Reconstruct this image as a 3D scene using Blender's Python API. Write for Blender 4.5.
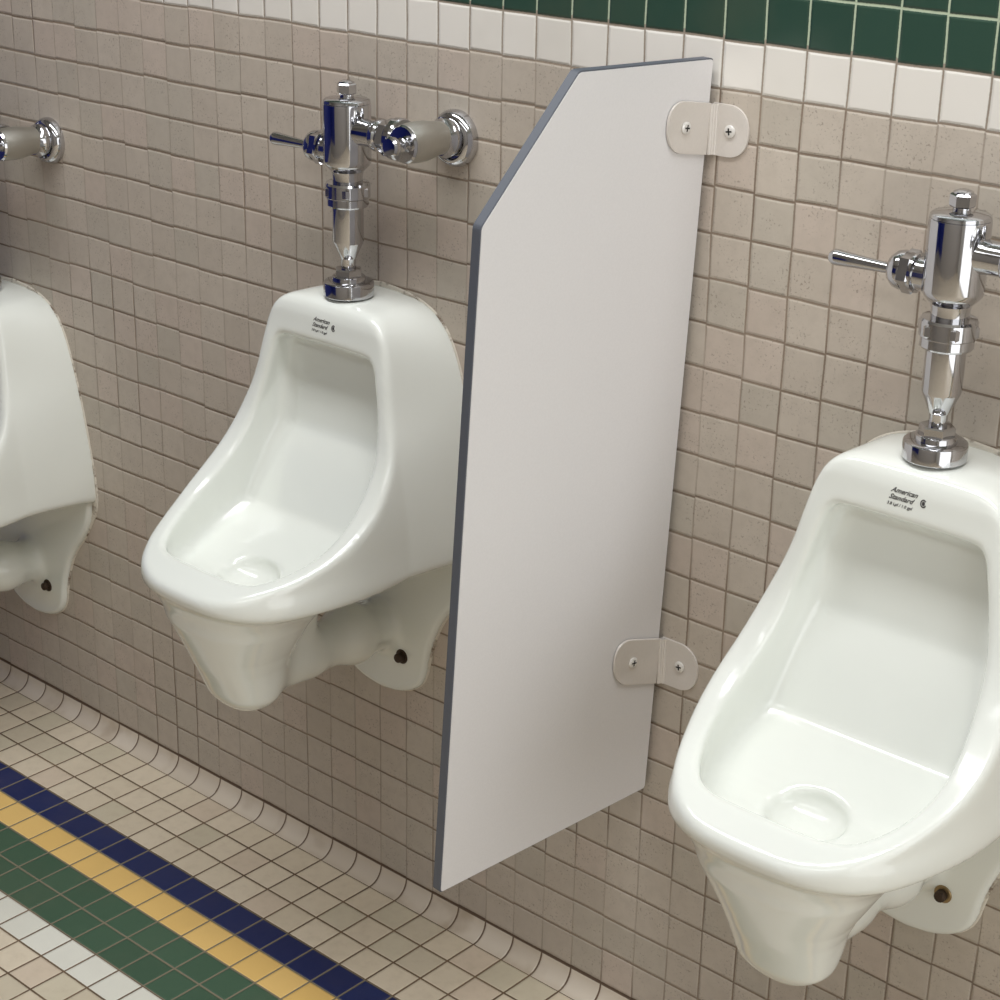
import bpy, bmesh, math, random
import numpy as np
from mathutils import Vector, Matrix
from mathutils.bvhtree import BVHTree

for o in list(bpy.data.objects):
    bpy.data.objects.remove(o)
scene = bpy.context.scene
COL = scene.collection
random.seed(5)

# ------------------------------------------------------------------ camera
T = 0.0508            # tile pitch (two inch tiles)
HF = 1.19644          # height of the joint under the white row
CAM = Vector((1.5881, -1.6184, 1.5170))
R = [[0.745200068216784, 0.6665631395385456, 0.019246800717404478],
     [0.26135775293442365, -0.2653942382163823, -0.9280398823869667],
     [-0.6134891876067636, 0.6966056842491766, -0.3719832487617931]]
cam_d = bpy.data.cameras.new('camera')
cam = bpy.data.objects.new('camera', cam_d)
COL.objects.link(cam)
rt, dn, fw = (Vector(r) for r in R)
M = Matrix((( rt.x, -dn.x, -fw.x, CAM.x), (rt.y, -dn.y, -fw.y, CAM.y), (rt.z, -dn.z, -fw.z, CAM.z), (0, 0, 0, 1)))
cam.matrix_world = M
cam_d.sensor_width = 36.0
cam_d.lens = 1863.4254 / 1000 * 36.0
cam_d.clip_start = 0.02
scene.camera = cam

# ------------------------------------------------------------------ light and exposure
world = bpy.data.worlds.new('world')
scene.world = world
world.use_nodes = True
world.node_tree.nodes['Background'].inputs[0].default_value = (0.9, 0.93, 1.0, 1)
world.node_tree.nodes['Background'].inputs[1].default_value = 0.25

def area(name, loc, size, power, color, rot=(0, 0, 0)):
    d = bpy.data.lights.new(name, 'AREA')
    d.shape = 'RECTANGLE'
    d.size, d.size_y = size
    d.energy = power
    d.color = color
    o = bpy.data.objects.new(name, d)
    o.location = loc
    o.rotation_euler = rot
    COL.objects.link(o)
    return o
WARM = (0.965, 0.985, 1.0)
area('ceiling_light_over_urinals', (0.45, -0.66, 2.66), (2.8, 0.30), 26, WARM)
area('overhead_fill_behind_camera', (1.1, -2.2, 2.66), (2.6, 0.5), 9, WARM)  # added unseen fill, lifts the left wall and the sides
area('side_fill_right', (2.86, -1.1, 1.10), (2.1, 1.7), 12.0, (0.95, 0.98, 1.0), (0, math.radians(90), 0))  # added side fill for faces turned right; the wall there has no window
vs = scene.view_settings
vs.view_transform = 'Standard'
vs.look = 'None'
vs.gamma = 1.0
vs.use_curve_mapping = False
vs.exposure = 0.74

# ------------------------------------------------------------------ helpers
def srgb(r, g, b):
    f = lambda c: (c / 255 / 12.92) if c / 255 <= 0.04045 else ((c / 255 + 0.055) / 1.055) ** 2.4
    return (f(r), f(g), f(b), 1)

class NT:
    def __init__(s, name):
        s.m = bpy.data.materials.new(name)
        s.m.use_nodes = True
        s.t = s.m.node_tree
        s.b = s.t.nodes['Principled BSDF']
    def n(s, typ, **kw):
        x = s.t.nodes.new(typ)
        for k, v in kw.items():
            setattr(x, k, v)
        return x
    def l(s, a, b):
        s.t.links.new(a, b)
    def put(s, sock, v):
        if hasattr(v, 'is_output'):
            s.l(v, sock)
        else:
            sock.default_value = v
    def math(s, op, a, b=None, c=None):
        x = s.n('ShaderNodeMath', operation=op)
        s.put(x.inputs[0], a)
        if b is not None: s.put(x.inputs[1], b)
        if c is not None: s.put(x.inputs[2], c)
        return x.outputs[0]
    def sstep(s, v, lo, hi):
        x = s.n('ShaderNodeMapRange', interpolation_type='SMOOTHSTEP')
        s.put(x.inputs['Value'], v)
        x.inputs['From Min'].default_value = lo
        x.inputs['From Max'].default_value = hi
        return x.outputs[0]
    def mix(s, f, a, b, mode='MIX'):
        x = s.n('ShaderNodeMix', data_type='RGBA', blend_type=mode)
        s.put(x.inputs[0], f)
        s.put(x.inputs[6], a)
        s.put(x.inputs[7], b)
        return x.outputs[2]
    def noise(s, vec, scale, detail=3, rough=0.55):
        x = s.n('ShaderNodeTexNoise')
        s.l(vec, x.inputs['Vector'])
        x.inputs['Scale'].default_value = scale
        x.inputs['Detail'].default_value = detail
        x.inputs['Roughness'].default_value = rough
        return x
    def bump(s, h, dist, strength=1.0):
        x = s.n('ShaderNodeBump')
        x.inputs['Strength'].default_value = strength
        x.inputs['Distance'].default_value = dist
        s.l(h, x.inputs['Height'])
        s.l(x.outputs[0], s.b.inputs['Normal'])

def simple(name, col, rough=0.5, metal=0.0, bump_scale=0, bump_d=0.0002, **kw):
    s = NT(name)
    s.b.inputs['Base Color'].default_value = col
    s.b.inputs['Roughness'].default_value = rough
    s.b.inputs['Metallic'].default_value = metal
    for k, v in kw.items():
        s.b.inputs[k].default_value = v
    tc = s.n('ShaderNodeTexCoord')
    nz = s.noise(tc.outputs['Object'], bump_scale or 30, 3)
    s.l(s.mix(nz.outputs[0], tuple(c * 0.95 for c in col[:3]) + (1,), tuple(min(1, c * 1.03) for c in col[:3]) + (1,)), s.b.inputs['Base Color'])
    if bump_scale:
        s.bump(nz.outputs[0], bump_d)
    return s.m

def tile_mat(name, floor, rough):
    """square tiles in object coordinates; rows across the second axis pick the colour of the band"""
    s = NT(name)
    tc = s.n('ShaderNodeTexCoord')
    P = tc.outputs['Object']
    sp = s.n('ShaderNodeSeparateXYZ')
    s.l(P, sp.inputs[0])
    wob = s.noise(P, 9.0, 1)
    wobc = s.n('ShaderNodeSeparateColor')
    s.l(wob.outputs['Color'], wobc.inputs[0])
    u = s.math('DIVIDE', sp.outputs[0], T)
    if floor:
        v = s.math('DIVIDE', s.math('MULTIPLY', sp.outputs[1], -1.0), T * 1.034)
    else:
        v = s.math('DIVIDE', sp.outputs[2], T)
    amp = 0.03 if floor else 0.07
    if not floor:
        w0 = s.n('ShaderNodeTexWhiteNoise', noise_dimensions='2D')
        c0 = s.n('ShaderNodeCombineXYZ')
        s.l(s.math('FLOOR', u), c0.inputs[0]); s.l(s.math('FLOOR', s.math('ADD', v, 0.5)), c0.inputs[1])
        s.l(c0.outputs[0], w0.inputs['Vector'])
        v = s.math('ADD', v, s.math('MULTIPLY', s.math('SUBTRACT', w0.outputs['Value'], 0.5), 0.045))
    u = s.math('ADD', u, s.math('MULTIPLY', s.math('SUBTRACT', wobc.outputs[0], 0.5), amp))
    v = s.math('ADD', v, s.math('MULTIPLY', s.math('SUBTRACT', wobc.outputs[1], 0.5), amp))
    iu, iv = s.math('FLOOR', u), s.math('FLOOR', v)
    fu, fv = s.math('SUBTRACT', u, iu), s.math('SUBTRACT', v, iv)
    du = s.math('MINIMUM', fu, s.math('SUBTRACT', 1.0, fu))
    dv = s.math('MINIMUM', fv, s.math('SUBTRACT', 1.0, fv))
    cid = s.n('ShaderNodeCombineXYZ')
    s.l(iu, cid.inputs[0]); s.l(iv, cid.inputs[1])
    wn = s.n('ShaderNodeTexWhiteNoise', noise_dimensions='3D')
    s.l(cid.outputs[0], wn.inputs['Vector'])
    rnd = s.n('ShaderNodeSeparateColor')
    s.l(wn.outputs['Color'], rnd.inputs[0])
    r1, r2, r3 = rnd.outputs
    fine = s.noise(P, 260.0, 4, 0.7)
    # ragged joint edge
    rag = s.math('MULTIPLY', s.math('SUBTRACT', fine.outputs[0], 0.5), 0.022)
    d = s.math('ADD', s.math('MINIMUM', du, dv), rag)
    broad = s.noise(P, 7.0, 3)
    if floor:
        tile = s.sstep(d, 0.020, 0.036)
    else:
        # upright joints are pointed nearly flush in places, level ones stay open
        fadeb = s.noise(P, 3.1, 2)
        upr = s.math('MULTIPLY', s.sstep(s.math('ADD', fadeb.outputs[0], s.math('MULTIPLY', sp.outputs[0], 0.12)), 0.64, 0.44), s.math('LESS_THAN', v, 0.0))
        du2 = s.sstep(s.math('ADD', du, rag), 0.014, 0.030)
        du2 = s.math('ADD', du2, s.math('MULTIPLY', s.math('SUBTRACT', 1.0, du2), s.math('MULTIPLY', upr, 0.75)))
        tile = s.math('MINIMUM', du2, s.sstep(s.math('ADD', dv, rag), 0.016, 0.033))
    mid = s.noise(P, 60.0, 4, 0.6)
    def ge(a, b): return s.math('GREATER_THAN', a, b)
    if not floor:
        base = s.mix(r1, srgb(188, 177, 164), srgb(195, 184, 171))
        base = s.mix(s.math('MULTIPLY', ge(r2, 0.74), 0.45), base, srgb(198, 181, 169))
        base = s.mix(s.math('MULTIPLY', ge(r3, 0.78), 0.45), base, srgb(181, 174, 161))
        base = s.mix(s.math('MULTIPLY', s.sstep(mid.outputs[0], 0.35, 0.75), 0.3), base, srgb(168, 157, 145))
        # dark flecks in the clay
        fl = s.n('ShaderNodeTexVoronoi')
        s.l(P, fl.inputs['Vector']); fl.inputs['Scale'].default_value = 170.0
        fm = s.noise(P, 24.0, 2)
        fs = s.noise(P, 330.0, 3, 0.6)
        spot = s.math('MULTIPLY', s.sstep(s.math('ADD', fs.outputs[0], s.math('MULTIPLY', fl.outputs['Distance'], -0.12)), 0.50, 0.60), s.sstep(fm.outputs[0], 0.40, 0.60))
        base = s.mix(s.math('MULTIPLY', spot, 0.6), base, srgb(126, 114, 104))
        white = s.mix(r1, srgb(224, 219, 211), srgb(230, 225, 218))
        green = s.mix(r1, srgb(48, 72, 60), srgb(53, 78, 65))
        is_w = ge(iv, -0.5)
        is_g = ge(iv, 0.5)
        colr = s.mix(is_w, base, white)
        colr = s.mix(is_g, colr, green)
        gr = s.mix(s.sstep(broad.outputs[0], 0.4, 0.6), srgb(124, 108, 93), srgb(142, 126, 110))
        gr = s.mix(s.math('MULTIPLY', is_w, 0.5), gr, srgb(165, 155, 142))
        gr = s.mix(ge(v, 1.1), gr, srgb(178, 190, 164))
        rg = s.math('SUBTRACT', rough, s.math('MULTIPLY', is_g, 0.30))
    else:
        base = s.mix(r1, srgb(216, 202, 179), srgb(225, 211, 189))
        base = s.mix(s.math('MULTIPLY', ge(r2, 0.75), 0.5), base, srgb(210, 190, 171))
        base = s.mix(s.math('MULTIPLY', ge(r3, 0.8), 0.5), base, srgb(194, 187, 163))
        base = s.mix(s.math('MULTIPLY', s.sstep(mid.outputs[0], 0.4, 0.8), 0.3), base, srgb(188, 172, 150))
        colr = base
        def band(lo, hi, c, col_):
            k = s.math('MULTIPLY', ge(iv, lo - 0.5), s.math('LESS_THAN', iv, hi - 0.5))
            return s.mix(k, c, col_)
        colr = band(3, 4, colr, s.mix(r1, srgb(22, 34, 84), srgb(27, 41, 92)))
        colr = band(4, 5, colr, s.mix(r1, srgb(228, 188, 112), srgb(234, 195, 121)))
        colr = band(5, 7, colr, s.mix(r1, srgb(60, 88, 68), srgb(66, 95, 74)))
        colr = band(7, 8, colr, s.mix(r1, srgb(222, 220, 208), srgb(230, 228, 217)))
        dark = s.mix(s.math('MULTIPLY', s.sstep(broad.outputs[0], 0.42, 0.62), 0.6), srgb(98, 78, 58), srgb(130, 108, 84))
        gr = band(3, 7, dark, srgb(128, 118, 98))
        rg = s.math('ADD', rough, 0.0)
    if not floor:
        tile = s.math('MULTIPLY', tile, s.math('GREATER_THAN', v, -22.985))
        gr = s.mix(s.math('LESS_THAN', v, -22.985), gr, srgb(92, 74, 60))
    # grime film over tiles
    film = s.math('MULTIPLY', s.sstep(broad.outputs[0], 0.45, 0.75), 0.18)
    colr = s.mix(film, colr, s.mix(0.5, colr, srgb(120, 104, 84)))
    out = s.mix(tile, gr, colr)
    s.l(out, s.b.inputs['Base Color'])
    rr = s.math('ADD', rg, s.math('MULTIPLY', s.math('SUBTRACT', mid.outputs[0], 0.5), 0.2))
    rr = s.math('ADD', rr, s.math('MULTIPLY', s.math('SUBTRACT', 1.0, tile), 0.3))
    s.l(rr, s.b.inputs['Roughness'])
    # relief: pillowed tile edges, each tile set a hair out of true
    if not floor:
        d = s.math('ADD', s.math('MINIMUM', s.math('ADD', du, s.math('MULTIPLY', upr, 0.045)), dv), rag)
    h = s.math('MULTIPLY', s.sstep(d, 0.006, 0.075), 1.0)
    tilt = s.math('ADD', s.math('MULTIPLY', s.math('SUBTRACT', fu, 0.5), s.math('SUBTRACT', r2, 0.5)),
                  s.math('MULTIPLY', s.math('SUBTRACT', fv, 0.5), s.math('SUBTRACT', r3, 0.5)))
    h = s.math('ADD', h, s.math('MULTIPLY', tilt, 0.5))
    h = s.math('ADD', h, s.math('MULTIPLY', fine.outputs[0], 0.10))
    s.bump(h, 0.0011, 0.9)
    return s.m

def cove_mat():
    s = NT('cove tile')
    tc = s.n('ShaderNodeTexCoord')
    P = tc.outputs['Object']
    sp = s.n('ShaderNodeSeparateXYZ'); s.l(P, sp.inputs[0])
    u = s.math('DIVIDE', sp.outputs[0], T)
    iu = s.math('FLOOR', u)
    fu = s.math('SUBTRACT', u, iu)
    d = s.math('MINIMUM', fu, s.math('SUBTRACT', 1.0, fu))
    lo = s.math('DIVIDE', s.math('ADD', sp.outputs[1], 0.0265), 0.05)
    hi = s.math('DIVIDE', s.math('SUBTRACT', 0.0254, sp.outputs[2]), 0.05)
    d = s.math('MINIMUM', d, s.math('MINIMUM', lo, hi))
    fine = s.noise(P, 220.0, 4, 0.7)
    d = s.math('ADD', d, s.math('MULTIPLY', s.math('SUBTRACT', fine.outputs[0], 0.5), 0.02))
    k = s.sstep(d, 0.018, 0.034)
    wn = s.n('ShaderNodeTexWhiteNoise', noise_dimensions='1D'); s.l(iu, wn.inputs['W'])
    c = s.mix(wn.outputs[0], srgb(204, 191, 174), srgb(214, 202, 186))
    br = s.noise(P, 14.0, 3)
    c = s.mix(s.math('MULTIPLY', s.sstep(br.outputs[0], 0.5, 0.8), 0.5), c, srgb(150, 128, 100))
    s.l(s.mix(k, srgb(104, 84, 66), c), s.b.inputs['Base Color'])
    s.b.inputs['Roughness'].default_value = 0.32
    s.bump(s.sstep(d, 0.006, 0.07), 0.0010, 0.8)
    return s.m

M_WALL = tile_mat('wall tile', False, 0.50)
M_FLOOR = tile_mat('floor tile', True, 0.46)
M_COVE = cove_mat()

def porcelain():
    s = NT('white porcelain')
    tc = s.n('ShaderNodeTexCoord')
    nz = s.noise(tc.outputs['Object'], 5.0, 3)
    s.l(s.mix(nz.outputs[0], srgb(229, 231, 224), srgb(234, 236, 230)), s.b.inputs['Base Color'])
    s.b.inputs['Roughness'].default_value = 0.16
    s.b.inputs['IOR'].default_value = 1.52
    s.b.inputs['Coat Weight'].default_value = 0.35
    s.b.inputs['Coat Roughness'].default_value = 0.05
    return s.m
M_PORC = porcelain()
def chrome(name, base, rough, scale):
    s = NT(name)
    tc = s.n('ShaderNodeTexCoord')
    nz = s.noise(tc.outputs['Object'], scale, 4)
    s.b.inputs['Metallic'].default_value = 1.0
    s.b.inputs['Base Color'].default_value = base
    r = s.math('ADD', rough, s.math('MULTIPLY', nz.outputs[0], rough * 1.2))
    s.l(r, s.b.inputs['Roughness'])
    s.bump(nz.outputs[0], 0.00005, 0.3)
    return s.m
M_CHROME = chrome('polished chrome', (0.57, 0.57, 0.59, 1), 0.055, 40)
M_WORN = chrome('worn brushed chrome', (0.55, 0.54, 0.50, 1), 0.26, 180)
M_SATIN = simple('satin nickel plate', srgb(218, 211, 204), 0.38, 0.15, 300, 0.0001)
M_SCREW = simple('bright screw head', srgb(235, 232, 228), 0.3, 0.3, 60)
M_SLOT = simple('screw recess', srgb(45, 42, 40), 0.8)
M_PANEL = simple('grey laminate', srgb(226, 223, 223), 0.42, 0.0, 400, 0.00004)
M_EDGE = simple('dark phenolic core', srgb(88, 92, 101), 0.5, 0.0, 200, 0.0001)
M_PRINT = simple('printed grey lettering', srgb(66, 64, 66), 0.5)
M_RUST = simple('dark rusty bolt', srgb(66, 52, 40), 0.5, 0.5, 300, 0.0006)
M_BRASS = simple('dull brass washer', srgb(150, 128, 92), 0.4, 0.7, 200, 0.0004)
M_CEIL = simple('ceiling plaster', srgb(214, 212, 206), 0.9)
def blue_wall():  # navy patch added to unseen walls so the chrome reflects blue
    s = NT('wall with added navy patch'); s.b.inputs['Roughness'].default_value = 0.5
    tc = s.n('ShaderNodeTexCoord'); sp = s.n('ShaderNodeSeparateXYZ'); s.l(tc.outputs['Object'], sp.inputs[0])
    z = sp.outputs[2]
    k = s.math('MULTIPLY', s.math('GREATER_THAN', z, 0.3), s.math('LESS_THAN', z, 1.75))
    k = s.math('MULTIPLY', k, s.math('LESS_THAN', sp.outputs[0], -0.75))
    s.l(s.mix(k, srgb(158, 152, 146), srgb(24, 38, 120)), s.b.inputs['Base Color'])
    return s.m
M_BLUE = blue_wall()
def caulk_mat():
    s = NT('dirty caulk'); s.b.inputs['Roughness'].default_value = 0.7
    tc = s.n('ShaderNodeTexCoord'); nz = s.noise(tc.outputs['Object'], 28.0, 4, 0.7)
    s.l(s.mix(s.sstep(nz.outputs[0], 0.50, 0.66), srgb(214, 207, 194), srgb(120, 104, 88)), s.b.inputs['Base Color'])
    return s.m
M_CAULK = caulk_mat()

def link(name, bm_or_me, mat, parent=None, loc=None, smooth=False):
    if isinstance(bm_or_me, bmesh.types.BMesh):
        me = bpy.data.meshes.new(name)
        bmesh.ops.recalc_face_normals(bm_or_me, faces=bm_or_me.faces)
        bm_or_me.to_mesh(me); bm_or_me.free()
    else:
        me = bm_or_me
    mats = mat if isinstance(mat, (list, tuple)) else [mat]
    for m in mats:
        me.materials.append(m)
    o = bpy.data.objects.new(name, me)
    COL.objects.link(o)
    if parent: o.parent = parent
    if loc: o.location = loc
    if smooth:
        me.polygons.foreach_set('use_smooth', [True] * len(me.polygons))
        if smooth != 'all':
            try: me.set_sharp_from_angle(angle=math.radians(32))
            except Exception: pass
    return o

def box_bm(lo, hi, bevel=0, seg=2, bm=None):
    bm = bm or bmesh.new()
    r = bmesh.ops.create_cube(bm, size=1)
    c = [(a + b) / 2 for a, b in zip(lo, hi)]
    d = [b - a for a, b in zip(lo, hi)]
    bmesh.ops.scale(bm, vec=d, verts=r['verts'])
    bmesh.ops.translate(bm, vec=c, verts=r['verts'])
    if bevel:
        bmesh.ops.bevel(bm, geom=bm.edges[:], offset=bevel, segments=seg, affect='EDGES')
    return bm

def lathe(prof, segs=40, axis='Z', origin=(0, 0, 0), bm=None, rot=0.0):
    """prof: list of (r, t) along the axis"""
    bm = bm or bmesh.new()
    A = {'Z': ((1, 0, 0), (0, 1, 0), (0, 0, 1)), 'X': ((0, 1, 0), (0, 0, 1), (1, 0, 0)), 'Y': ((0, 0, 1), (1, 0, 0), (0, 1, 0))}[axis]
    a, b, c = (Vector(v) for v in A)
    O = Vector(origin)
    rings = []
    for r, t in prof:
        if r < 1e-6:
            rings.append([bm.verts.new(O + c * t)])
        else:
            rings.append([bm.verts.new(O + c * t + a * (r * math.cos(rot + 2 * math.pi * i / segs)) + b * (r * math.sin(rot + 2 * math.pi * i / segs))) for i in range(segs)])
    for p, q in zip(rings[:-1], rings[1:]):
        for i in range(segs):
            j = (i + 1) % segs
            if len(p) == 1 and len(q) == 1: continue
            if len(p) == 1: bm.faces.new((p[0], q[i], q[j]))
            elif len(q) == 1: bm.faces.new((p[i], q[0], p[j]))
            else: bm.faces.new((p[i], p[j], q[j], q[i]))
    return bm

def rounded(r, t0, t1, b=0.002, n=4):
    """closed disc or drum profile with rounded edges"""
    pr = [(0, t0), (r - b, t0)]
    for k in range(1, n + 1):
        a = math.pi / 2 * k / n
        pr.append((r - b + b * math.sin(a), t0 + b - b * math.cos(a)))
    for k in range(0, n + 1):
        a = math.pi / 2 * k / n
        pr.append((r - b + b * math.cos(a), t1 - b + b * math.sin(a)))
    pr.append((0, t1))
    return pr

def tag(o, label=None, cat=None, group=None, kind=None):
    if label: o['label'] = label
    if cat: o['category'] = cat
    if group: o['group'] = group
    if kind: o['kind'] = kind
    return o

def empty(name, loc):
    o = bpy.data.objects.new(name, None)
    o.location = loc
    o.empty_display_size = 0.05
    COL.objects.link(o)
    return o

# ------------------------------------------------------------------ the room
XL, XR, YB, ZT = -2.1, 2.9, -3.0, 2.70
CZ, CD = 0.0254, 0.0236            # cove height and depth

def slab(name, lo, hi, mat, origin=(0, 0, 0)):
    bm = box_bm([a - b for a, b in zip(lo, origin)], [a - b for a, b in zip(hi, origin)])
    o = link(name, bm, mat, loc=origin)
    return tag(o, kind='structure')

slab('wall_back', (XL, 0, CZ), (XR, 0.1, ZT), M_WALL, (0, 0, HF))
slab('floor', (XL, YB, -0.1), (XR, -CD, 0), M_FLOOR, (0, -CD, 0))
slab('ceiling', (XL, YB, ZT), (XR, 0.1, ZT + 0.1), M_CEIL)
slab('wall_front', (XL, YB - 0.1, -0.1), (XR, YB, ZT), M_BLUE)
slab('wall_left', (XL - 0.1, YB, -0.1), (XL, 0.1, ZT), M_BLUE)
slab('wall_right', (XR, YB, -0.1), (XR + 0.1, 0.1, ZT), M_CEIL)

bm = bmesh.new()
N = 14
sec = [(-CD - 0.0006, -0.02)] + [(-CD + CD * math.sin(math.pi / 2 * k / N), CZ - CZ * math.cos(math.pi / 2 * k / N)) for k in range(N + 1)] + [(0.02, CZ), (0.02, -0.02)]
va = [bm.verts.new((XL, y, z)) for y, z in sec]
vb = [bm.verts.new((XR, y, z)) for y, z in sec]
for i in range(len(sec)):
    j = (i + 1) % len(sec)
    bm.faces.new((va[i], va[j], vb[j], vb[i]))
bm.faces.new(va); bm.faces.new(vb)
cove = link('trim_1', bm, M_COVE, smooth=True)
tag(cove, kind='structure')

# ------------------------------------------------------------------ urinal as a smooth implicit solid
def chaikin(p, n=3):
    p = np.array(p, float)
    for _ in range(n):
        q = np.roll(p, -1, 0)
        p = np.stack([p * .75 + q * .25, p * .25 + q * .75], 1).reshape(-1, 2)
    return p
def poly_sdf(px, py, poly):
    poly = np.asarray(poly, float)
    d = np.full(px.shape, 1e9)
    sgn = np.ones(px.shape)
    n = len(poly)
    for i in range(n):
        a, b = poly[i], poly[i - 1]
        ex, ey = b[0] - a[0], b[1] - a[1]
        wx, wy = px - a[0], py - a[1]
        t = np.clip((wx * ex + wy * ey) / (ex * ex + ey * ey + 1e-12), 0, 1)
        bx, by = wx - ex * t, wy - ey * t
        d = np.minimum(d, bx * bx + by * by)
        c1 = py >= a[1]; c2 = py < b[1]; c3 = ex * wy > ey * wx
        flip = (c1 & c2 & c3) | (~c1 & ~c2 & ~c3)
        sgn = np.where(flip, -sgn, sgn)
    return sgn * np.sqrt(d)
def smin(a, b, k):
    h = np.clip(0.5 + 0.5 * (b - a) / k, 0, 1)
    return b * (1 - h) + a * h - k * h * (1 - h)
def smax(a, b, k):
    return -smin(-a, -b, k)
def mirror(p):
    return [(x, y) for x, y in p] + [(-x, y) for x, y in reversed(p)]

H = 0.0031
xs = np.arange(-0.205, 0.2051, H)
us = np.arange(-0.012, 0.372, H)
zs = np.arange(0.292, 0.908, H)

def urinal_field():
    X2, U2 = np.meshgrid(xs, us, indexing='ij')
    X3, Z3 = np.meshgrid(xs, zs, indexing='ij')
    U4, Z4 = np.meshgrid(us, zs, indexing='ij')
    prof = chaikin([(-.12, .560), (-.12, .8900), (.02, .8900), (.06, .8898), (.092, .8865), (.1025, .872), (.1045, .845), (.109, .815), (.1155, .765), (.128, .72), (.150, .685),
                    (.180, .656), (.22, .630), (.263, .6115), (.31, .5965), (.336, .5855), (.348, .579), (.3525, .573), (.350, .567), (.342, .5645), (.30, .5625), (.20, .5625), (.06, .573)], 2)
    d_prof = poly_sdf(U4, Z4, prof)[None, :, :]
    plan = chaikin(mirror([(.184, -.15), (.183, .0), (.176, .05), (.168, .10), (.160, .16), (.153, .209), (.137, .262), (.116, .304), (.091, .332), (.052, .3495), (.015, .3525)]), 2)
    d_plan = poly_sdf(X2, U2, plan)[:, :, None]
    fr = chaikin(mirror([(0, .893), (.05, .891), (.080, .886), (.097, .870), (.106, .848), (.112, .82), (.122, .775), (.141, .725), (.152, .677), (.158, .63), (.162, .57), (.162, .30)]), 2)
    wl = chaikin(mirror([(0, .893), (.05, .888), (.085, .878), (.109, .860), (.127, .832), (.139, .80), (.151, .76), (.163, .71), (.180, .62), (.186, .59), (.190, .50), (.190, .30)]), 2)
    t = np.clip(us / 0.115, 0, 1)[None, :, None]
    d_fr = poly_sdf(X3, Z3, fr)[:, None, :] * t + poly_sdf(X3, Z3, wl)[:, None, :] * (1 - t)
    A = smax(smax(d_prof, d_fr, 0.010), d_plan, 0.008)
    X = xs[:, None, None]; U = us[None, :, None]; Z = zs[None, None, :]
    # belly under the bowl
    def ell(cx, cu, cz, rx, ru, rz):
        k = np.sqrt(((X - cx) / rx) ** 2 + ((U - cu) / ru) ** 2 + ((Z - cz) / rz) ** 2)
        return (k - 1) * min(rx, ru, rz)
    A = smin(A, ell(0, .17, .572, .105, .110, .035), 0.03)
    # funnel down to the trap: cross sections shrink towards the tip
    zk = [.36, .385, .41, .435, .455, .475, .50, .52, .545, .57, .60]
    hx = np.interp(zs, zk, [.012, .033, .050, .056, .061, .069, .083, .094, .104, .108, .108])[None, None, :]
    hu = np.interp(zs, zk, [.012, .022, .033, .044, .053, .061, .071, .079, .086, .09, .09])[None, None, :]
    cu = np.interp(zs, zk, [.255, .256, .256, .256, .256, .256, .256, .256, .25, .24, .24])[None, None, :]
    k = ((np.abs(X) / hx) ** 2.4 + (np.abs(U - cu) / hu) ** 2.4) ** (1 / 2.4)
    fun = (k - 1) * np.minimum(hx, hu) * 0.8
    fun = smax(fun, .386 - Z, 0.03)
    fun = smax(fun, Z - .562, 0.01)
    A = smin(A, fun, 0.034)
    # trap passage back to the wall
    def caps(p, q, r0, r1):
        p, q = np.array(p), np.array(q)
        e = q - p
        t = np.clip(((X - p[0]) * e[0] + (U - p[1]) * e[1] + (Z - p[2]) * e[2]) / (e @ e), 0, 1)
        return np.sqrt((X - p[0] - e[0] * t) ** 2 + (U - p[1] - e[1] * t) ** 2 + (Z - p[2] - e[2] * t) ** 2) - (r0 + (r1 - r0) * t)
    trap = smin(caps((0, .235, .432), (0, .150, .425), .036, .035), caps((0, .150, .425), (0, -.01, .418), .030, .036), 0.012)
    trap = smin(trap, caps((0, .172, .44), (0, .165, .53), .032, .036), 0.02)
    trap = smin(trap, ell(0, .066, .424, .043, .040, .042), 0.012)
    A = smin(A, trap, 0.030)
    # mounting plate against the wall
    pl = chaikin(mirror([(.150, .62), (.172, .565), (.166, .532), (.149, .50), (.112, .459), (.095, .42), (.087, .395), (.082, .362), (.068, .342), (.040, .327), (.01, .322)]), 2)
    d_pl = poly_sdf(X3, Z3, pl)[:, None, :]
    plate = smax(d_pl, U - .010, 0.008)
    A = smin(A, plate, 0.014)
    # bowl cavity
    void = chaikin([(.082, .838), (.112, .8425), (.60, .8425), (.60, .70), (.60, .600), (.331, .6030), (.3205, .6000), (.313, .588), (.300, .571), (.262, .5575), (.22, .562), (.16, .589), (.141, .5985), (.134, .6035), (.129, .611),
                    (.100, .668), (.086, .692), (.079, .704), (.076, .72), (.073, .78), (.073, .80), (.074, .825)], 2)
    d_void = poly_sdf(U4, Z4, void)[None, :, :]
    vplan = chaikin(mirror([(.086, .01), (.099, .072), (.113, .112), (.123, .155), (.1285, .20), (.123, .238), (.110, .272), (.089, .303), (.062, .3185), (.02, .3225)]) , 2)
    d_vp = poly_sdf(X2, U2, vplan)[:, :, None]
    vfr = chaikin(mirror([(0, .8435), (.050, .8430), (.081, .8405), (.0905, .828), (.099, .795), (.108, .757), (.120, .702), (.130, .64), (.130, .40)]), 2)
    d_vf = poly_sdf(X3, Z3, vfr)[:, None, :]
    V = smax(smax(d_void, d_vf, 0.008), d_vp, 0.006)
    V = smax(V, smax(d_void + .014, np.maximum(d_vp, d_vf) + .014, 0.024) - .0105, 0.01)   # coved corners inside
    V = smin(V, ell(0, .238, .5655, .042, .036, .022), 0.006)                              # drain well
    F = smax(A, -V, 0.009)
    F = np.maximum(F, -(U + .0005))
    return F

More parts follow.
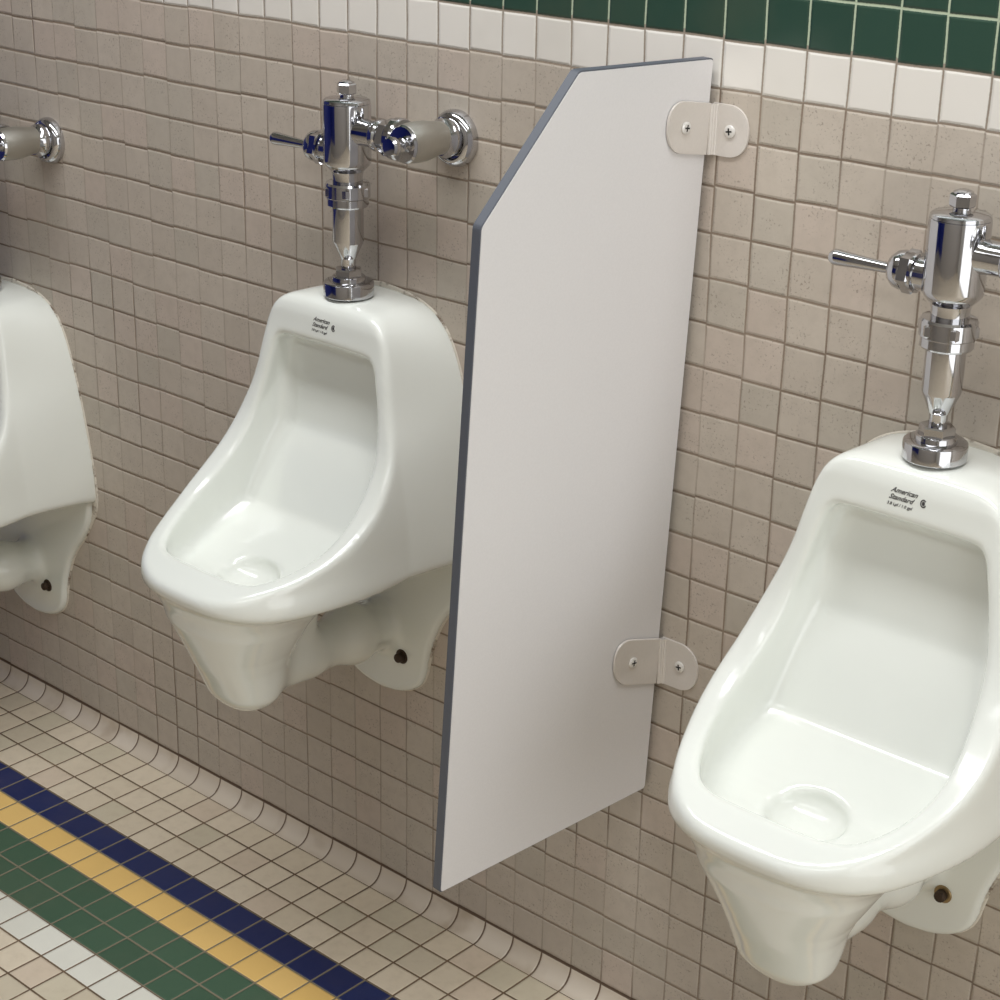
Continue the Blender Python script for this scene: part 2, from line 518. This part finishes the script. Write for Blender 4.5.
def surface_nets(F):
    nx, ny, nz = F.shape
    S = F < 0
    verts_sum = np.zeros((nx - 1, ny - 1, nz - 1, 3)); cnt = np.zeros((nx - 1, ny - 1, nz - 1))
    quads = []
    base = np.array([0, 0, 0])
    for ax in range(3):
        sl0 = [slice(None)] * 3; sl1 = [slice(None)] * 3
        sl0[ax] = slice(0, -1); sl1[ax] = slice(1, None)
        a, b = F[tuple(sl0)], F[tuple(sl1)]
        cr = (S[tuple(sl0)] != S[tuple(sl1)])
        idx = np.argwhere(cr)
        av, bv = a[cr], b[cr]
        t = av / (av - bv)
        P = idx.astype(float); P[:, ax] += t
        o = [k for k in range(3) if k != ax]
        for d0 in (0, -1):
            for d1 in (0, -1):
                c = idx.copy(); c[:, o[0]] += d0; c[:, o[1]] += d1
                ok = ((c >= 0) & (c < np.array([nx - 1, ny - 1, nz - 1]))).all(1)
                np.add.at(verts_sum, tuple(c[ok].T), P[ok]); np.add.at(cnt, tuple(c[ok].T), 1)
        inside_first = av < 0
        c00 = idx.copy(); c10 = idx.copy(); c10[:, o[0]] -= 1
        c01 = idx.copy(); c01[:, o[1]] -= 1
        c11 = c10.copy(); c11[:, o[1]] -= 1
        q = np.stack([c00, c10, c11, c01], 1)
        flip = inside_first if ax != 1 else ~inside_first
        q[~flip] = q[~flip][:, ::-1]
        quads.append(q)
    m = cnt > 0
    vid = -np.ones(m.shape, int); vid[m] = np.arange(m.sum())
    V = verts_sum[m] / cnt[m][:, None]
    Q = np.concatenate(quads)
    Q = vid[Q[..., 0], Q[..., 1], Q[..., 2]]
    return V, Q

Fd = urinal_field()
V, Q = surface_nets(Fd)
# relax, keeping the sharp back flat
for it in range(5):
    acc = np.zeros_like(V); c = np.zeros(len(V))
    for k in range(4):
        a, b = Q[:, k], Q[:, (k + 1) % 4]
        np.add.at(acc, a, V[b]); np.add.at(c, a, 1)
        np.add.at(acc, b, V[a]); np.add.at(c, b, 1)
    L = acc / c[:, None] - V
    V = V + (0.5 if it % 2 == 0 else -0.35 if it < 4 else 0.3) * L
PX = xs[0] + V[:, 0] * H
PU = us[0] + V[:, 1] * H
PZ = zs[0] + V[:, 2] * H
co = np.stack([PX, -PU, PZ], 1)
ZB = 0.31     # urinal origin: bottom of the mounting plate
co[:, 2] -= ZB
body_me = bpy.data.meshes.new('urinal_body')
body_me.vertices.add(len(co)); body_me.vertices.foreach_set('co', co.ravel())
body_me.loops.add(len(Q) * 4); body_me.loops.foreach_set('vertex_index', Q.ravel().astype(np.int32))
body_me.polygons.add(len(Q)); body_me.polygons.foreach_set('loop_start', np.arange(0, len(Q) * 4, 4, dtype=np.int32))
body_me.polygons.foreach_set('loop_total', np.full(len(Q), 4, dtype=np.int32))
body_me.update(calc_edges=True); body_me.validate()
bmt = bmesh.new(); bmt.from_mesh(body_me); bmesh.ops.recalc_face_normals(bmt, faces=bmt.faces); bmt.to_mesh(body_me)
bvh = BVHTree.FromBMesh(bmt); bmt.free()
body_me.polygons.foreach_set('use_smooth', [True] * len(body_me.polygons))
body_me.materials.append(M_PORC)

# maker's print: lettering laid on the curved rim above the bowl
def logo_mesh():
    bm = bmesh.new()
    def text(s_, size, x, z, shear, bold):
        c = bpy.data.curves.new('t', 'FONT'); c.body = s_; c.size = size; c.shear = shear; c.offset = bold
        c.resolution_u = 3
        o = bpy.data.objects.new('t', c); COL.objects.link(o)
        dg = bpy.context.evaluated_depsgraph_get()
        me = bpy.data.meshes.new_from_object(o.evaluated_get(dg))
        b2 = bmesh.new(); b2.from_mesh(me)
        bmesh.ops.triangulate(b2, faces=b2.faces)
        mp = {}
        for v in b2.verts: mp[v] = bm.verts.new((x + v.co.x, 0, z + v.co.y))
        for f in b2.faces:
            try: bm.faces.new([mp[v] for v in f.verts])
            except ValueError: pass
        b2.free(); bpy.data.objects.remove(o); bpy.data.curves.remove(c); bpy.data.meshes.remove(me)
    z0 = 0.8585 - ZB
    text('American', 0.0073, -0.0190, z0 + 0.0030, 0.55, 0.00006)
    text('Standard', 0.0073, -0.0205, z0 - 0.0042, 0.55, 0.00006)
    text('3.8 Lpf / 1.0 gpf', 0.0044, -0.0215, z0 - 0.0104, 0.2, 0.0)
    # round mark right of the lettering
    cx, cz, n = 0.0172, z0 - 0.0005, 24
    for r0, r1, a0, a1 in ((0.0029, 0.0041, 0.7, 5.9), (0.0, 0.0020, 0, 6.283)):
        ri = [(cx + 0.8 * r0 * math.cos(a0 + (a1 - a0) * k / n), cz + r0 * math.sin(a0 + (a1 - a0) * k / n)) for k in range(n + 1)]
        ro = [(cx + 0.8 * r1 * math.cos(a0 + (a1 - a0) * k / n), cz + r1 * math.sin(a0 + (a1 - a0) * k / n)) for k in range(n + 1)]
        for k in range(n):
            q = [bm.verts.new((p[0], 0, p[1])) for p in (ri[k], ro[k], ro[k + 1], ri[k + 1])]
            bm.faces.new(q)
    for v in bm.verts:
        hit = bvh.ray_cast(Vector((v.co.x, -0.6, v.co.z)), Vector((0, 1, 0)))[0]
        v.co.y = (hit.y if hit else -0.105) - 0.00035
    r = bmesh.ops.extrude_face_region(bm, geom=bm.faces[:])
    for g in r['geom']:
        if isinstance(g, bmesh.types.BMVert): g.co.y += 0.0006
    return bm

def urinal(label, x, z, rust):
    z -= 0.0015
    root = empty('urinal', (x, 0, z + ZB))
    tag(root, label, 'urinal', 'white wall urinals in a row')
    b = bpy.data.objects.new('urinal_body', body_me); COL.objects.link(b); b.parent = root
    lg = bpy.data.objects.new('printed_logo', logo_me); COL.objects.link(lg); lg.parent = root
    cs = bpy.data.objects.new('caulk_seam', caulk_me); COL.objects.link(cs); cs.parent = root
    for sx in (-1, 1):
        zz = 0.384 - ZB
        xx = sx * 0.043
        bo = link('mounting_bolt', lathe(rounded(0.0066, -0.0205, -0.008, 0.0025), 14, 'Y', (xx, 0, zz)), M_RUST, root, smooth=True)
        w = link('washer', lathe([(0.005, -0.0118), (0.0098, -0.0118), (0.0105, -0.0108), (0.0105, -0.0080), (0.005, -0.0080)], 24, 'Y', (xx, 0, zz)), M_BRASS if rust else M_RUST, bo, smooth=True)
    return root

lb = logo_mesh()
logo_me = bpy.data.meshes.new('printed_logo'); bmesh.ops.recalc_face_normals(lb, faces=lb.faces); lb.to_mesh(logo_me); lb.free(); logo_me.materials.append(M_PRINT)

def caulk_mesh():
    right = [(0, .8935), (.05, .889), (.085, .878), (.109, .861), (.127, .832), (.139, .80), (.151, .76), (.163, .71), (.180, .62), (.1845, .585), (.180, .55), (.168, .532), (.149, .50), (.113, .459), (.096, .42), (.088, .392), (.082, .362), (.068, .342), (.040, .327), (.01, .322)]
    pts = chaikin(mirror(right), 2)
    n = len(pts); bm = bmesh.new()
    cen = np.array([0, .58])
    rings = []
    for off, y in ((-.012, 0), (-.012, -.0025), (.0002, -.0020), (.0013, -.0006), (.0013, 0)):
        ring = []
        for i in range(n):
            tg = pts[(i + 1) % n] - pts[i - 1]; tg /= np.linalg.norm(tg) + 1e-9
            nn = np.array([tg[1], -tg[0]])
            if nn @ (pts[i] - cen) < 0: nn = -nn
            p = pts[i] + nn * off
            ring.append(bm.verts.new((p[0], y, p[1] - ZB)))
        rings.append(ring)
    for a, b in zip(rings, rings[1:] + rings[:1]):
        for i in range(n):
            j = (i + 1) % n
            bm.faces.new((a[i], a[j], b[j], b[i]))
    bmesh.ops.recalc_face_normals(bm, faces=bm.faces)
    me = bpy.data.meshes.new('caulk_seam'); bm.to_mesh(me); bm.free(); me.materials.append(M_CAULK)
    return me
caulk_me = caulk_mesh()

X1, X2, X3 = -0.862, -0.042, 0.778
DZ1 = -0.155
urinal('white porcelain wall urinal cut off by the left edge, mounted lowest, bowl unseen', X1, DZ1, False)
urinal('white porcelain wall urinal directly left of the grey privacy panel', X2, 0.0, False)
urinal('white porcelain wall urinal right of the grey privacy panel, nearest the camera', X3, 0.0, True)

# ------------------------------------------------------------------ flush valves
def hexbm(r, t0, t1, axis, origin, rot=0.0, bm=None):
    b = 0.0015
    return lathe([(0, t0), (r - b, t0), (r, t0 + b), (r, t1 - b), (r - b, t1), (0, t1)], 6, axis, origin, bm, rot)

def flush_valve(label, x, zs_, dzv):
    """zs_: height of the top of the urinal, dzv: lift of the valve head relative to the middle urinal"""
    u = -0.060
    root = empty('flush_valve', (x, u, zs_))
    tag(root, label, 'flush valve', 'chrome flush valves above the urinals')
    P = lambda n, b, m=M_CHROME, par=root, lab=None: (lambda o: (o.__setitem__('label', lab) if lab else None, o)[1])(link(n, b, m, par, smooth=True))
    h = dzv - (zs_ - 0.891)     # extra pipe for the low urinal
    Z = lambda z: z - 0.891 + h
    # spud flange and thin outlet pipe
    fl = lathe([(0, 0), (.0308, 0), (.0316, .0010), (.0316, .0150), (.0311, .0168), (.0296, .0180), (.0270, .0186), (.0210, .0190), (.0205, .0240), (.0190, .0250), (0, .0250)], 56)
    P('spud_flange', fl)
    P('spud_nut', hexbm(.0180, .0235, .034, 'Z', (0, 0, 0), 0.3))
    pipe = lathe([(.0, .028), (.0092, .028), (.0092, Z(.9335)), (.0100, Z(.935)), (.0186, Z(.9545)), (.0193, Z(.957)), (.0193, Z(1.004)), (0, Z(1.004))], 40)
    P('flush_tube', pipe)
    n = lathe([(0, Z(1.000)), (.0245, Z(1.000)), (.0258, Z(1.002)), (.0258, Z(1.0105)), (.0278, Z(1.012)), (.0278, Z(1.027)), (.0262, Z(1.0295)), (0, Z(1.031))], 48)
    cn = P('coupling_nut', n)
    P('hex_flats', hexbm(.0300, Z(1.013), Z(1.025), 'Z', (0, 0, 0), 0.2), par=cn)
    body = lathe([(0, Z(1.028)), (.0185, Z(1.028)), (.0187, Z(1.038)), (.0198, Z(1.043)), (.0262, Z(1.0495)), (.0286, Z(1.0530)), (.0294, Z(1.057)), (.0294, Z(1.1225)), (.0290, Z(1.1245)), (.0284, Z(1.1250)), (.0290, Z(1.1258)), (.0282, Z(1.1285)), (.0262, Z(1.1300)), (.0120, Z(1.1318)), (0, Z(1.1318))], 56)
    P('valve_body', body)
    cp = P('top_cap', lathe([(0, Z(1.131)), (.0085, Z(1.131)), (.0085, Z(1.137)), (0, Z(1.137))], 24))
    hb = hexbm(.0122, Z(1.1355), Z(1.1485), 'Z', (0, 0, 0), 0.5)
    lathe([(.0095, Z(1.1485)), (.0095, Z(1.1500)), (.006, Z(1.1515)), (0, Z(1.152))], 20, bm=hb)
    P('cap_screw', hb, par=cp)
    # handle, pointing along the wall to the left
    zc = Z(1.0655)
    hn = P('handle_boss', lathe([(0, -.022), (.0165, -.022), (.0165, -.036), (.0195, -.037), (.0195, -.040), (0, -.040)], 36, 'X', (0, 0, zc)))
    P('handle_nut', hexbm(.0215, -.052, -.039, 'X', (0, 0, zc), 0.25), par=hn)
    P('handle_collar', lathe([(0, -.050), (.0192, -.050), (.0195, -.054), (.0180, -.060), (.0135, -.0655), (.007, -.068), (0, -.068)], 36, 'X', (0, 0, zc)), par=hn)
    P('handle', lathe([(0, -.064), (.0052, -.064), (.0053, -.072), (.0068, -.105), (.0082, -.127), (.0080, -.131), (.0058, -.1345), (0, -.1355)], 28, 'X', (0, 0, zc - 0.0015)))
    # tailpiece running right to the control stop
    xt, zt = .1255, Z(1.0935)
    P('tailpiece', lathe([(0, .018), (.0175, .018), (.0165, .030), (.0160, .036), (.0160, .115), (0, .115)], 36, 'X', (0, 0, zt)))
    tn = P('tailpiece_nut', lathe([(0, .052), (.0185, .052), (.0195, .054), (.0195, .060), (.0172, .062), (0, .062)], 36, 'X', (0, 0, zt)))
    P('hex_flats', hexbm(.0225, .066, .080, 'X', (0, 0, zt), 0.2), par=tn)
    P('stop_ring', lathe([(0, .0815), (.0235, .0815), (.0252, .084), (.0252, .092), (.0235, .0945), (0, .0945)], 40, 'X', (0, 0, zt)))
    st = lathe([(0, .030), (.0195, .030), (.0200, .038), (.0215, .046), (.0235, .058), (.0240, .070), (.0232, .082), (.0222, .0895), (.0180, .0905), (0, .0905)], 48, 'Y', (0, 0, 0))
    for v in st.verts: v.co = Vector((v.co.x + xt, -v.co.y - u, v.co.z + zt + .0035))
    P('control_stop', st, M_WORN, lab='worn brushed chrome control stop barrel')
    sc = lathe([(0, .0885), (.0212, .0885), (.0222, .0905), (.0205, .0935), (.0130, .0945), (.0085, .0950), (.0075, .1020), (.0085, .1050), (.0112, .1065), (.0116, .1120), (.0098, .1150), (0, .1160)], 44, 'Y', (0, 0, 0))
    for v in sc.verts: v.co = Vector((v.co.x + xt, -v.co.y - u, v.co.z + zt + .0035))
    P('stop_cap', sc)
    wn_ = lathe([(0, .012), (.0225, .012), (.0235, .016), (.0235, .024), (.0215, .027), (.0195, .033), (0, .033)], 40, 'Y')
    for v in wn_.verts: v.co = Vector((v.co.x + xt, -v.co.y - u, v.co.z + zt + .002))
    P('stop_nut', wn_)
    wf = lathe([(0, 0), (.0340, 0), (.0343, .003), (.0332, .0080), (.0310, .0125), (.0275, .0155), (.0250, .0160), (.0235, .0145), (.0225, .010), (0, .010)], 56, 'Y')
    for v in wf.verts: v.co = Vector((v.co.x + xt, -v.co.y - u, v.co.z + zt - .0005))
    P('wall_flange', wf)
    return root

TOP = 0.8880
flush_valve('chrome flush valve cut off by the left edge, only its stop and wall flange show', X1, TOP + DZ1, -0.120)
flush_valve('chrome flush valve with lever, left of the grey privacy panel', X2, TOP, 0)
flush_valve('chrome flush valve with lever, right of the grey privacy panel, its stop out of frame', X3, TOP, 0)

# ------------------------------------------------------------------ privacy panel and its two brackets
A_ = Vector((0.4506, -0.006, 1.2284)); B_ = Vector((0.4142, -0.006, 0.3458))
yaw = math.radians(-4)
dO = Vector((math.sin(yaw), -math.cos(yaw), 0))       # away from the wall
eU = (A_ - B_).normalized()
nR = dO.cross(eU).normalized()
if nR.x < 0: nR = -nR                                   # towards the right-hand face
dO = (dO - eU * dO.dot(eU)).normalized()
outline = [(0, 0), (.340, .0010), (.325, .7524), (.2019, .8888), (0, .8834)]
panel = empty('privacy_panel', B_)
tag(panel, 'grey urinal privacy panel with dark edge and cut upper corner, standing out from wall', 'partition')
Bm = Matrix((( dO.x, eU.x, nR.x), (dO.y, eU.y, nR.y), (dO.z, eU.z, nR.z)))
def pl(a, b, c): return Bm @ Vector((a, b, c))
def prism(poly, c0, c1, bm=None):
    bm = bm or bmesh.new()
    p = [bm.verts.new(pl(a, b, c0)) for a, b in poly]
    q = [bm.verts.new(pl(a, b, c1)) for a, b in poly]
    bm.faces.new(p); bm.faces.new(q)
    for i in range(len(poly)):
        j = (i + 1) % len(poly)
        bm.faces.new((p[i], p[j], q[j], q[i]))
    return bm
def round_poly(poly, r, n=4):
    out = []
    m = len(poly)
    for i in range(m):
        p0, p, p1 = Vector(poly[i - 1]), Vector(poly[i]), Vector(poly[(i + 1) % m])
        a, b = (p0 - p).normalized(), (p1 - p).normalized()
        for k in range(n + 1):
            t = k / n
            out.append(tuple(((p + a * r) * (1 - t) ** 2 + p * 2 * t * (1 - t) + (p + b * r) * t ** 2)))
    return out
ol = round_poly(outline, 0.004)
inner = round_poly([(.001, .001), (.3385, .002), (.3237, .7517), (.2014, .8872), (.001, .8822)], 0.004)
TH = 0.0125
link('core_board', prism(ol, -TH + .0008, -.0008), M_EDGE, panel)['label'] = 'dark grey exposed core edge'
link('face_sheet', prism(inner, -.0009, 0), M_PANEL, panel)
link('face_sheet', prism(inner, -TH, -TH + .0009), M_PANEL, panel)

def leg_poly(L, hgt, n=18):
    """plate with one straight side at 0 and a rounded far end"""
    r = hgt * 0.46
    pts = [(0, -hgt / 2), (L - r, -hgt / 2)]
    for k in range(1, n):
        a = -math.pi / 2 + math.pi * k / n
        pts.append((L - r + r * math.cos(a), hgt / 2 * math.copysign(abs(math.sin(a)) ** 0.85, math.sin(a))))
    pts += [(L - r, hgt / 2), (0, hgt / 2)]
    return pts
def bracket(label, v, hgt, Lp, Lw, sp, sw, up):
    cpos = B_ + eU * v + nR * 0.0
    root = empty('panel_bracket', cpos)
    tag(root, label, 'bracket', 'satin metal angle brackets of the privacy panel')
    th = 0.0022
    ex = Vector((1, 0, 0)); ez = Vector((0, 0, 1))
    wy = -cpos.y                         # wall plane in local coordinates
    bm = bmesh.new()
    def plate(poly, O, A, Bv, N_, dish):
        # dished plate: fan of rings so that the centre sinks a little
        cx = sum(p[0] for p in poly) / len(poly); n = len(poly)
        rings = []
        for s_, dz in ((1.0, 0.0), (0.985, th), (0.90, th), (0.6, th - .0004), (0.3, th - .0009), (0.12, th - .0012)):
            rings.append([bm.verts.new(O + A * (cx + (p[0] - cx) * s_) + Bv * (p[1] * s_) + N_ * dz) for p in poly])
        for a, b in zip(rings[:-1], rings[1:]):
            for i in range(n):
                j = (i + 1) % n
                bm.faces.new((a[i], a[j], b[j], b[i]))
        bm.faces.new(rings[-1]); bm.faces.new(rings[0])
    Ow = Vector((0, wy - 0.0003, 0))
    Op = nR * 0.0012 + dO * 0.001
    plate(leg_poly(Lw - .002, hgt), Ow + ex * 0.003, ex, ez, Vector((0, -1, 0)), 1)
    plate([(a, b + a * up) for a, b in leg_poly(Lp, hgt)], Op, dO, eU, nR, 1)
    # folded bead along the corner
    for (cx_, cy_, r_) in ((.0048, wy - .0032, .0028), (.0078, wy - .0026, .0020), (.0042, wy - .0068, .0020)):
        lathe([(0, -hgt / 2 + .001), (r_, -hgt / 2 + .001), (r_, hgt / 2 - .001), (0, hgt / 2 - .001)], 16, 'Z', (cx_, cy_, 0), bm)
    link('bracket_plate', bm, M_SATIN, root, smooth=True)
    for O, A, N_, Bv, s_, t_ in ((Ow, ex, Vector((0, -1, 0)), ez, sw, 0), (Op, dO, nR, eU, sp, up)):
        c = O + A * s_ + Bv * (s_ * t_) + N_ * (th + .0002)
        sb = lathe([(0, -.0008), (.0066, -.0008), (.0066, .0006), (.0058, .0013), (.0036, .0017), (0, .0018)], 28)
        rot = Matrix((( A.x, Bv.x, N_.x), (A.y, Bv.y, N_.y), (A.z, Bv.z, N_.z)))
        for vv in sb.verts: vv.co = rot @ vv.co + c
        sc_ = link('screw', sb, M_SCREW, root, smooth=True)
        cb = bmesh.new()
        box_bm((-.0036, -.0008, .0010), (.0036, .0008, .0021), bm=cb)
        box_bm((-.0008, -.0036, .0010), (.0008, .0036, .0021), bm=cb)
        for vv in cb.verts: vv.co = rot @ (Matrix.Rotation(0.15, 3, 'Z') @ vv.co) + c
        link('cross_slot', cb, M_SLOT, sc_)
    return root
bracket('upper satin metal bracket holding the grey panel to the tiled wall', 0.8100, 0.055, .067, .0485, .038, .026, .15)
bracket('lower satin metal bracket holding the grey panel to the tiled wall', 0.1775, 0.060, .080, .0550, .047, .030, .30)
